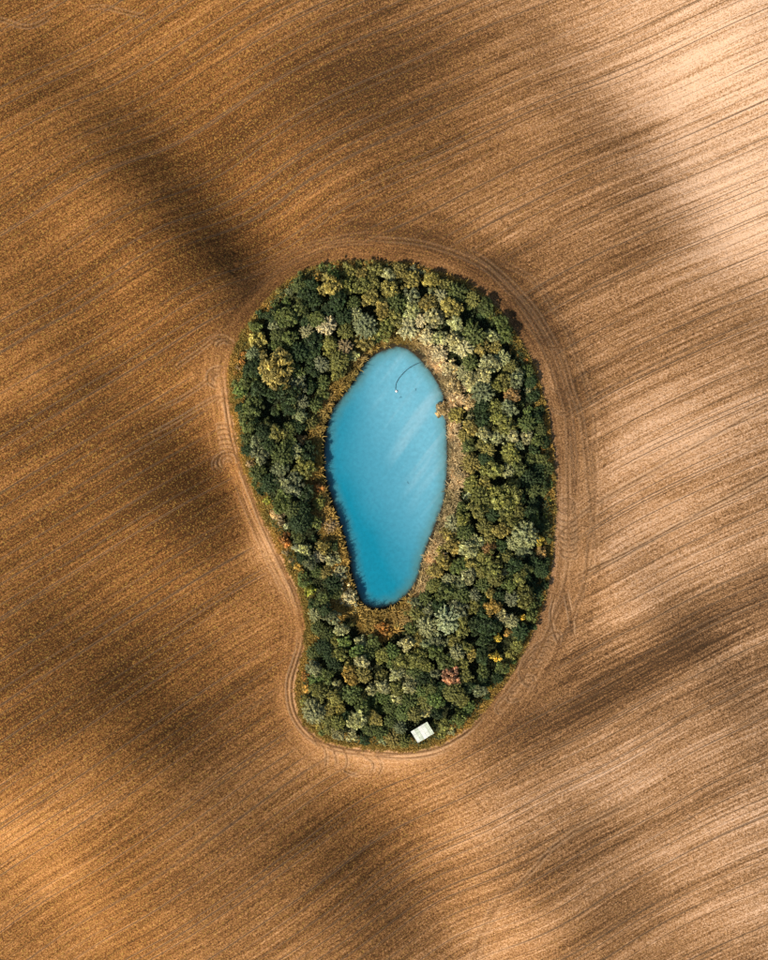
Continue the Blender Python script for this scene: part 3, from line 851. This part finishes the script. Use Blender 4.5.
for px, py, r_, c_, shp, shb, lab, ref in MARKS:
    mx_, my_ = gp(px, py)
    inner = float(wood_d(mx_, my_)) < -3.0 and float(pond_d(mx_, my_)) > 3.5
    tl_ = .62 if (px, py) in ((338,574), (347,597), (319,556)) else 1.0
    if shb and inner: tl_ = max(1.0, 3.6/max(.9, 1.5*r_*PX))      # drawn up to the light among the trees
    plant(px, py, r_, c_, shp, lab, tl_, bool(shb))
    placed.append((px, py, r_ + (4.5 if shb else 0))); refs.append((px, py, ref))
refs.append((422, 733, 'the white-roofed hut'))

# the other trees of the wood, filling it crown to crown
WP = np.array([((p[0]/PX)+384, 480-(p[1]/PX)) for p in WOOD]); PP = np.array([((p[0]/PX)+384, 480-(p[1]/PX)) for p in POND])
hut_px = (422, 733)
GAPS = [(272,415,17), (288,300,15), (476,318,14), (445,706,9), (470,640,8), (505,645,8), (395,640,7), (318,538,9)]
def zone(px, py, r):
    """crown radius, colour and shape that the photograph shows around here"""
    if py > 640:
        rad = r.uniform(5.0, 8.2); c = r.choices([OLIVE, MID, PALE, YOLIVE, FRESH, DARK, GREY], [5, 4, 2.2, 1.5, 1.5, 1.6, 1.5])[0]
        if px > 480: rad = r.uniform(4.5, 6.5); c = r.choices([MID, DARK, OLIVE, FRESH], [3, 4, 2, 1])[0]
    elif px < 345:
        rad = r.uniform(5.5, 9.5); c = r.choices([DARK, MID, GREY, OLIVE, FRESH], [4.5, 4.5, 2, 1.5, .6])[0]
        if py > 540: rad = r.uniform(4.5, 7); c = r.choices([MID, DARK, GREY, PALE, YOLIVE], [3, 3, 2, 1.2, 1])[0]
    elif py < 345:
        rad = r.uniform(6, 9.5); c = r.choices([OLIVE, YOLIVE, PALE, MID, GREY], [4, 4, 2, 2, 1])[0]
        if px < 350: c = r.choices([OLIVE, DARK, MID], [2, 3, 3])[0]
        if px > 405 and py > 300 and px < 462: c = r.choices([PALE, CREAM, YOLIVE, OLIVE], [4, 1.6, 3, 1])[0]
        if px > 460: c = r.choices([MID, OLIVE, DARK], [3, 2, 3])[0]
    else:
        rad = r.uniform(5.5, 9.0); c = r.choices([OLIVE, MID, PALE, YOLIVE, DARK, GREY], [5, 3, 2.8, 2.8, 1.8, 1.5])[0]
        if px > 528: rad = r.uniform(4.5, 6); c = r.choices([DARK, MID], [4, 2])[0]
        if px < 466 and py < 480: c = r.choices([PALE, CREAM, YOLIVE, TAN, OLIVE], [3.5, 1, 3, 1, 2])[0]
    shp = r.choices(['round', 'bumpy', 'spray'], [4, 3, 3.5])[0]
    return rad, c, shp
R2 = random.Random(20)
fill = []
cand = [(R2.uniform(232, 556), R2.uniform(260, 750)) for _ in range(16000)]
P = np.array(cand); Pm = np.array([gp(*p) for p in cand])
cw = np.array(wood_d(Pm[:, 0], Pm[:, 1]))/PX; cp = np.array(pond_d(Pm[:, 0], Pm[:, 1]))/PX
for (px, py), dw_, dp_ in zip(cand, cw, cp):
    rad, c, shp = zone(px, py, R2)
    rad *= 1.26
    if -dw_ < rad*.62 + 1.0: continue
    bank = 9 if px > 400 else 8
    if py > 600 and px < 410: bank = 26
    if dp_ < bank + rad*.5: continue
    if (px-hut_px[0])**2 + (py-hut_px[1])**2 < (rad+11)**2: continue
    if any((px-a)**2 + (py-b)**2 < g*g for a, b, g in GAPS): continue
    if any((px-a)**2 + (py-b)**2 < (.64*(rad+q))**2 for a, b, q in placed): continue
    placed.append((px, py, rad)); fill.append((px, py, rad, c, shp))
for (px, py), dw_, dp_ in list(zip(cand, cw, cp))[:9000]:
    rad = R2.uniform(3.4, 4.8); _, c, shp = zone(px, py, R2)
    if -dw_ < rad*.5 or dp_ < 8: continue
    if (px-hut_px[0])**2 + (py-hut_px[1])**2 < (rad+11)**2: continue
    if -dw_ > 14 and R2.random() < .8: continue
    if -dw_ < 8 and px < 330 and R2.random() < .3: c = R2.choice([YOLIVE, GOLD, TAN])
    if py > 735 and R2.random() < .9: continue
    if any((px-a)**2 + (py-b)**2 < (.80*(rad+q))**2 for a, b, q in placed): continue
    placed.append((px, py, rad)); fill.append((px, py, rad, c, 'small'))
DIRS = ['right of', 'upper right of', 'above', 'upper left of', 'left of', 'lower left of', 'below', 'lower right of']
used = set()
labels = []
for px, py, rad, c, shp in fill:
    opts = sorted(refs, key=lambda q: (q[0]-px)**2 + (q[1]-py)**2)[:12]
    size = 'small' if rad < 6.6 else ('large' if rad > 8.8 else 'medium-sized')
    kind = {'round': 'leafy', 'bumpy': 'knobbly', 'spray': 'feathery', 'small': 'low'}[shp]
    bush = rad < 6.6
    lab = None
    for near_ in ('next to it, ', ''):
        for qx, qy, ref in opts:
            k = int(round(math.degrees(math.atan2(-(py-qy), px-qx))/45.0)) % 8
            key = (k, ref) if near_ else (k, ref, c, size)
            if key in used: continue
            if not near_ and (k, ref, c, size) in used: continue
            used.add(key); used.add((k, ref, c, size))
            lab = '%s %s %s %s %s %s' % (size, TONE[c], kind, 'bush' if bush else 'tree', DIRS[k], ref)
            break
        if lab: break
    plant(px, py, rad, c, shp, lab, R2.uniform(.85, 1.12)*(1.7 if bush and shp != 'small' else 1.0), bush)

# ------------------------------------------------------------------ uncountable growth: reeds, verge grass, undergrowth
def stuff_mesh(name, co, f, colr, mat):
    me = mesh_np(name, co, f)
    add_attr(me, 'tint', np.repeat(colr, f.shape[1], 0))
    me.materials.append(mat)
    o = bpy.data.objects.new(name, me); COL.objects.link(o); o['kind'] = 'stuff'
    return o
def stuff_mat(name, transl=.25):
    m, t = new_mat(name); N = NT(t)
    c = N.attr('tint', 'Color')
    b = N.n('ShaderNodeBsdfPrincipled', ins={'Base Color': c, 'Roughness': .65, 'Specular IOR Level': .2})
    tr_ = N.n('ShaderNodeBsdfTranslucent', ins={'Color': c})
    mx = N.n('ShaderNodeMixShader', ins={0: transl, 1: b.outputs[0], 2: tr_.outputs[0]})
    N.out(mx.outputs[0])
    return m
BLADE = stuff_mat('blade', .4)
def tufts(x, y, z, hgt, wid, per, lean, rs):
    """per blades (bent quads) in each tuft"""
    k = len(x)
    X_ = np.repeat(x, per) + rs.randn(k*per)*wid*1.6; Y_ = np.repeat(y, per) + rs.randn(k*per)*wid*1.6; Z_ = np.repeat(z, per)
    H_ = np.repeat(hgt, per)*(.6+.7*rs.rand(k*per))
    a = rs.rand(k*per)*6.283; l = lean*H_*(.3+rs.rand(k*per)*.9)
    dx, dy = np.cos(a), np.sin(a)
    W = wid*(.6+.8*rs.rand(k*per))
    px_, py_ = -dy*W, dx*W
    p0 = np.c_[X_-px_*.4, Y_-py_*.4, Z_-.1]; p1 = np.c_[X_+px_*.4, Y_+py_*.4, Z_-.1]
    m0 = np.c_[X_+dx*l*.45+px_, Y_+dy*l*.45+py_, Z_+H_*.75]; m1 = np.c_[X_+dx*l*.45-px_, Y_+dy*l*.45-py_, Z_+H_*.75]
    t0 = np.c_[X_+dx*l+px_*.3, Y_+dy*l+py_*.3, Z_+H_]; t1 = np.c_[X_+dx*l-px_*.3, Y_+dy*l-py_*.3, Z_+H_]
    co = np.stack([p0, p1, m0, m1, m1, m0, t0, t1], 1).reshape(-1, 3)
    f = np.arange(len(co)).reshape(-1, 4)
    return co, f, per
def colours(base, alt, f, rs, per, var=.35):
    k = len(f)
    c = np.array(base)[None]*(1-f[:, None]) + np.array(alt)[None]*f[:, None]
    c = c*(1-var+2*var*rs.rand(k))[:, None]
    c = np.repeat(c, per*2, 0)
    return c*(.75+.5*np.repeat(rs.rand(k*per), 2))[:, None]
rs = np.random.RandomState(5)
# reeds round the pond
RX = rs.uniform(-30, 25, 150000); RY = rs.uniform(-48, 44, 150000)
pdn = pond_d(RX, RY); pxx = RX/PX+384; pyy = 480-RY/PX
wid_b = np.where(pxx > 410, 3.5, 3.9); wid_b = np.where((pyy > 598) & (pxx < 420), 6.6, wid_b); wid_b = np.where(pyy < 375, 3.4, wid_b)
jit = vnoise(RX*.35, RY*.35, 61)
keep = (pdn > .55 + .35*jit) & (pdn < wid_b*(1+.5*jit)) & (vnoise(RX*.8, RY*.8, 64) > -.45)
RX, RY, pxx, pyy, pdn = RX[keep], RY[keep], pxx[keep], pyy[keep], pdn[keep]
gk = np.floor(RX/.52)*4096 + np.floor(RY/.52)          # one tuft to a cell
_, first = np.unique(gk, return_index=True)
RX, RY, pxx, pyy, pdn = RX[first], RY[first], pxx[first], pyy[first], pdn[first]

co, f, per = tufts(RX, RY, height(RX, RY), .8+1.1*rs.rand(len(RX)), .10, 17, .8, rs)
right = sstep(395, 440, pxx)
gold_c = np.array((.56, .36, .085)); pale_c = np.array((.86, .65, .36)); green_c = np.array((.19, .17, .055))
mixr = np.clip(right + .25*vnoise(RX*.2, RY*.2, 62), 0, 1)
base_col = gold_c[None]*(1-mixr[:, None]) + pale_c[None]*mixr[:, None]
g = np.clip(.32 + .10*right + .55*vnoise(RX*.25, RY*.25, 63) + .3*sstep(555, 600, pyy)*right, 0, 1)[:, None]*.75
base_col = base_col*(1-g) + green_c[None]*g
base_col = base_col*(.55+.8*rs.rand(len(RX)))[:, None]
cc = np.repeat(base_col, per*2, 0)*(.8+.4*np.repeat(rs.rand(len(RX)*per), 2))[:, None]
o = stuff_mesh('reeds', co, f, cc, BLADE)
o['label'] = 'golden and straw-coloured reeds fringing the pond'
# dry grass verge round the wood
GX = rs.uniform(-42, 46, 200000); GY = rs.uniform(-72, 58, 200000)
dd = wood_d(GX, GY); pxx = GX/PX+384; pyy = 480-GY/PX
sunny = sstep(20, -20, (GX-2)*ca + (GY+6)*sa)         # verge is widest where the lane keeps off
jit = vnoise(GX*.4, GY*.4, 71)
keep = (dd > -2.6) & (dd < .25 + 1.0*sunny + .35*jit) & (rs.rand(len(GX)) < .55)
GX, GY = GX[keep][:12000], GY[keep][:12000]; sunny = sunny[keep][:12000]
co, f, per = tufts(GX, GY, height(GX, GY), .35+.4*rs.rand(len(GX)), .07, 6, .8, rs)
fmix = np.clip(.5 + .7*vnoise(GX*.3, GY*.3, 72), 0, 1)
cc = colours((.30, .225, .052), (.58, .36, .085), fmix, rs, per, .3)
o = stuff_mesh('verge_grass', co, f, cc, BLADE)
o['label'] = 'ochre dry grass along the rim of the wood'
# undergrowth under the trees
BX = rs.uniform(-42, 46, 90000); BY = rs.uniform(-70, 58, 90000)
dd = wood_d(BX, BY); ee = pond_d(BX, BY)
keep = (dd < -.5) & (ee > 1.0) & ((rs.rand(len(BX)) < .75) | (dd > -3.5))
BX, BY, dd = BX[keep][:42000], BY[keep][:42000], dd[keep][:42000]
bz = height(BX, BY) + .12 + (.8 + .7*sstep(-5, -2, dd)*sstep(0, -1.6, dd))*rs.rand(len(BX))*np.clip(.6+vnoise(BX*.3, BY*.3, 81), .15, 1.3)
C = np.c_[BX, BY, bz]; Nn = np.c_[rs.randn(len(BX))*.5, rs.randn(len(BX))*.5, np.ones(len(BX))]
co, f = quads_from(C, Nn, .16+.16*rs.rand(len(BX)), 1.2+.5*rs.rand(len(BX)), rs)
fm = np.clip(.4+.7*vnoise(BX*.18, BY*.18, 82), 0, 1)
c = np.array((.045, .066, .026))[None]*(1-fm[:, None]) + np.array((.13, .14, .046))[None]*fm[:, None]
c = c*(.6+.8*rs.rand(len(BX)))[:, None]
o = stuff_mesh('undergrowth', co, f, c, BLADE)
o['label'] = 'dark green undergrowth on the floor of the wood'

# ------------------------------------------------------------------ the hut
def box(x0, x1, y0, y1, z0, z1):
    v_ = [(x0,y0,z0),(x1,y0,z0),(x1,y1,z0),(x0,y1,z0),(x0,y0,z1),(x1,y0,z1),(x1,y1,z1),(x0,y1,z1)]
    return v_, [(0,3,2,1),(4,5,6,7),(0,1,5,4),(1,2,6,5),(2,3,7,6),(3,0,4,7)]
ROOF = simple_mat('white_sheet_metal', (.62, .65, .56), .55, .30, 1.1, .4)
SHEETS = [simple_mat('sheet_pale', (.64, .67, .58), .55, .28, 1.1), simple_mat('sheet_mossy', (.52, .57, .45), .6, .32, 1.4), simple_mat('sheet_clean', (.70, .71, .65), .5, .2, .9)]
WOODM = simple_mat('weathered_boards', (.20, .15, .10), .85, .3, 3)
DOORM = simple_mat('door_paint', (.12, .17, .12), .7, .2, 3)
GLASS, t = new_mat('window_glass'); N = NT(t)
N.out(N.n('ShaderNodeBsdfPrincipled', ins={'Base Color': (.03, .04, .045, 1), 'Roughness': .08}).outputs[0])
hx, hy = gp(422.3, 732.4, 2.5)
hr = math.radians(31)
hut = empty('hut', (hx, hy, hz(hx, hy)), 'small hut with a whitish sheet-metal roof at the bottom edge of the wood', 'hut')
hut.rotation_euler = (0, 0, hr)
LX, LY = 1.95, 1.35            # half sizes of the walls
def roofz(y): return 2.42 + .10*y     # single pitch falling to the field side
BWD = .26
def wall(ax, sgn):
    """boards one by one, proud and recessed in turn"""
    w_ = bpy.data.objects.new('wall', None); COL.objects.link(w_); w_.parent = hut
    half = LX if ax == 'x' else LY
    nb = int(round(2*half/BWD)); bw = 2*half/nb
    for k in range(nb):
        a = -half + k*bw; off = .012*(k % 2)
        if ax == 'x':
            if sgn < 0 and .35 < a + bw/2 < 1.25: z0 = 2.0
            else: z0 = -.12
            y_ = sgn*(LY - off)
            p = box(a+.006, a+bw-.006, min(y_, y_-sgn*.04), max(y_, y_-sgn*.04), z0, roofz(y_)-.02)
        else:
            x_ = sgn*(LX - off)
            p = box(min(x_, x_-sgn*.04), max(x_, x_-sgn*.04), a+.006+.05*(k == 0), a+bw-.006-.05*(k == nb-1), -.12, roofz(a)-.02)
        part('plank', mesh_of('plank', [p], WOODM), w_)
for ax, s in (('x', 1), ('x', -1), ('y', 1), ('y', -1)): wall(ax, s)
dr = part('door', mesh_of('door', [box(.38, 1.22, -LY+.01, -LY+.05, 0, 1.98)], DOORM), hut)
part('handle', mesh_of('handle', [box(.46, .50, -LY-.05, -LY+.008, .95, 1.12)], ROOF), dr)
wn = part('window', mesh_of('window', [box(-1.25, -.45, -LY-.05, -LY-.004, 1.0, 1.75)], DOORM), hut)
part('pane', mesh_of('pane', [box(-1.18, -.52, -LY-.062, -LY-.052, 1.07, 1.68)], GLASS), wn)
roof = bpy.data.objects.new('roof', None); COL.objects.link(roof); roof.parent = hut
RXh, RYh = 2.32, 1.70
for k in range(5):               # five overlapping corrugated sheets
    a0 = -RXh + k*(2*RXh/5); a1 = a0 + 2*RXh/5 + .05
    nc = 20; V_ = []; F_ = []
    for j in range(nc+1):
        x_ = a0 + (a1-a0)*j/nc; zz = .022*math.cos(j*math.pi*.8) + .006*(k % 2)
        for y_ in (-RYh - .03*((k*7) % 3), RYh):
            V_.append((x_, y_, roofz(y_)+.05+zz)); V_.append((x_, y_, roofz(y_)+.042+zz))
    for j in range(nc):
        q = j*4
        F_ += [(q, q+4, q+6, q+2), (q+1, q+3, q+7, q+5), (q, q+1, q+5, q+4), (q+2, q+6, q+7, q+3)]
    F_ += [(0, 2, 3, 1), (nc*4, nc*4+1, nc*4+3, nc*4+2)]
    part('roof_sheet', mesh_of('roof_sheet', [(V_, F_)], SHEETS[k % 3]), roof)
for y_ in (-1.5, 0, 1.5):
    part('rafter', mesh_of('rafter', [box(-RXh+.1, RXh-.1, y_-.04, y_+.04, roofz(y_)-.07, roofz(y_)+.015)], WOODM), roof)
px_, py_ = gp(435.5, 738.5)
pk = bpy.data.objects.new('board', mesh_of('board', [box(-.75, .75, -.11, .11, .02, .07), box(-.6, -.5, -.10, .10, -.12, .02), box(.5, .6, -.10, .10, -.12, .02)], simple_mat('pale_board', (.5, .40, .24), .8, .2, 3)))
COL.objects.link(pk); pk.location = (px_, py_, hz(px_, py_)+.10); pk.rotation_euler = (0, 0, math.radians(-52))
pk['label'] = 'pale wooden board lying in the grass at the hut\'s right corner'; pk['category'] = 'board'

# ------------------------------------------------------------------ things on the water
HOSE = simple_mat('dark_hose', (.035, .10, .13), .5, .2, 2)
WHITE = simple_mat('white_plastic', (.82, .82, .80), .4, .05, 2)
hp = smooth_open([gp(x, y, WATER_Z) for x, y in ((421,362.5),(416,364.3),(410,367.6),(404,372.6),(399,378.6),(396.2,384),(395.8,389))], 40)
parts = [tube([(p[0], p[1], WATER_Z+.015+.01*math.sin(i*.9)) for i, p in enumerate(hp)], [.085]*len(hp), 8)]
hose = bpy.data.objects.new('hose', mesh_of('hose', parts, HOSE)); COL.objects.link(hose)
hose['label'] = 'thin dark hose curving over the water from the upper right shore to the float'; hose['category'] = 'hose'
def lathe(prof, sides=20):
    V_ = []; F_ = []
    for r_, z_ in prof:
        for k in range(sides):
            a = 2*math.pi*k/sides; V_.append((r_*math.cos(a), r_*math.sin(a), z_))
    for i in range(len(prof)-1):
        for k in range(sides):
            F_.append((i*sides+k, i*sides+(k+1) % sides, (i+1)*sides+(k+1) % sides, (i+1)*sides+k))
    F_.append(tuple(range(sides))[::-1]); F_.append(tuple(range((len(prof)-1)*sides, len(prof)*sides)))
    return V_, F_
fx, fy = gp(396.4, 391.2, WATER_Z)
fl = empty('float', (fx, fy, WATER_Z), 'little round white float at the end of the dark hose', 'float')
part('body', mesh_of('body', [lathe([(.08,-.16),(.22,-.10),(.29,0),(.28,.10),(.21,.19),(.10,.24)])], WHITE), fl)
part('collar', mesh_of('collar', [lathe([(.285,-.03),(.33,-.03),(.33,.04),(.283,.04)])], HOSE), fl)
part('eye', mesh_of('eye', [tube([(.06*math.cos(a), 0, .24+.06*math.sin(a)) for a in np.linspace(0, math.pi, 9)], [.018]*9, 6)], HOSE), fl)
for (px, py, a, lab) in ((400.6,397.4,20,'small dark twig drifting just below the white float'), (416,389.5,70,'small dark twig drifting right of the white float'),
                         (408,482.5,120,'dark twig drifting alone in the middle of the pond')):
    x, y = gp(px, py, WATER_Z)
    pr = [tube([(-.35,0,0),(-.05,.04,.02),(.38,-.02,.0)], [.05,.045,.02], 6), tube([(-.05,.04,.02),(.12,.22,.03),(.2,.36,.0)], [.03,.02,.01], 5), tube([(.1,.0,.01),(.22,-.16,.03)], [.02,.008], 5)]
    o = bpy.data.objects.new('twig', mesh_of('twig', pr, HOSE)); COL.objects.link(o)
    o.location = (x, y, WATER_Z); o.rotation_euler = (0, 0, math.radians(a))
    o['label'] = lab; o['category'] = 'twig'; o['group'] = 'twigs drifting on the pond'
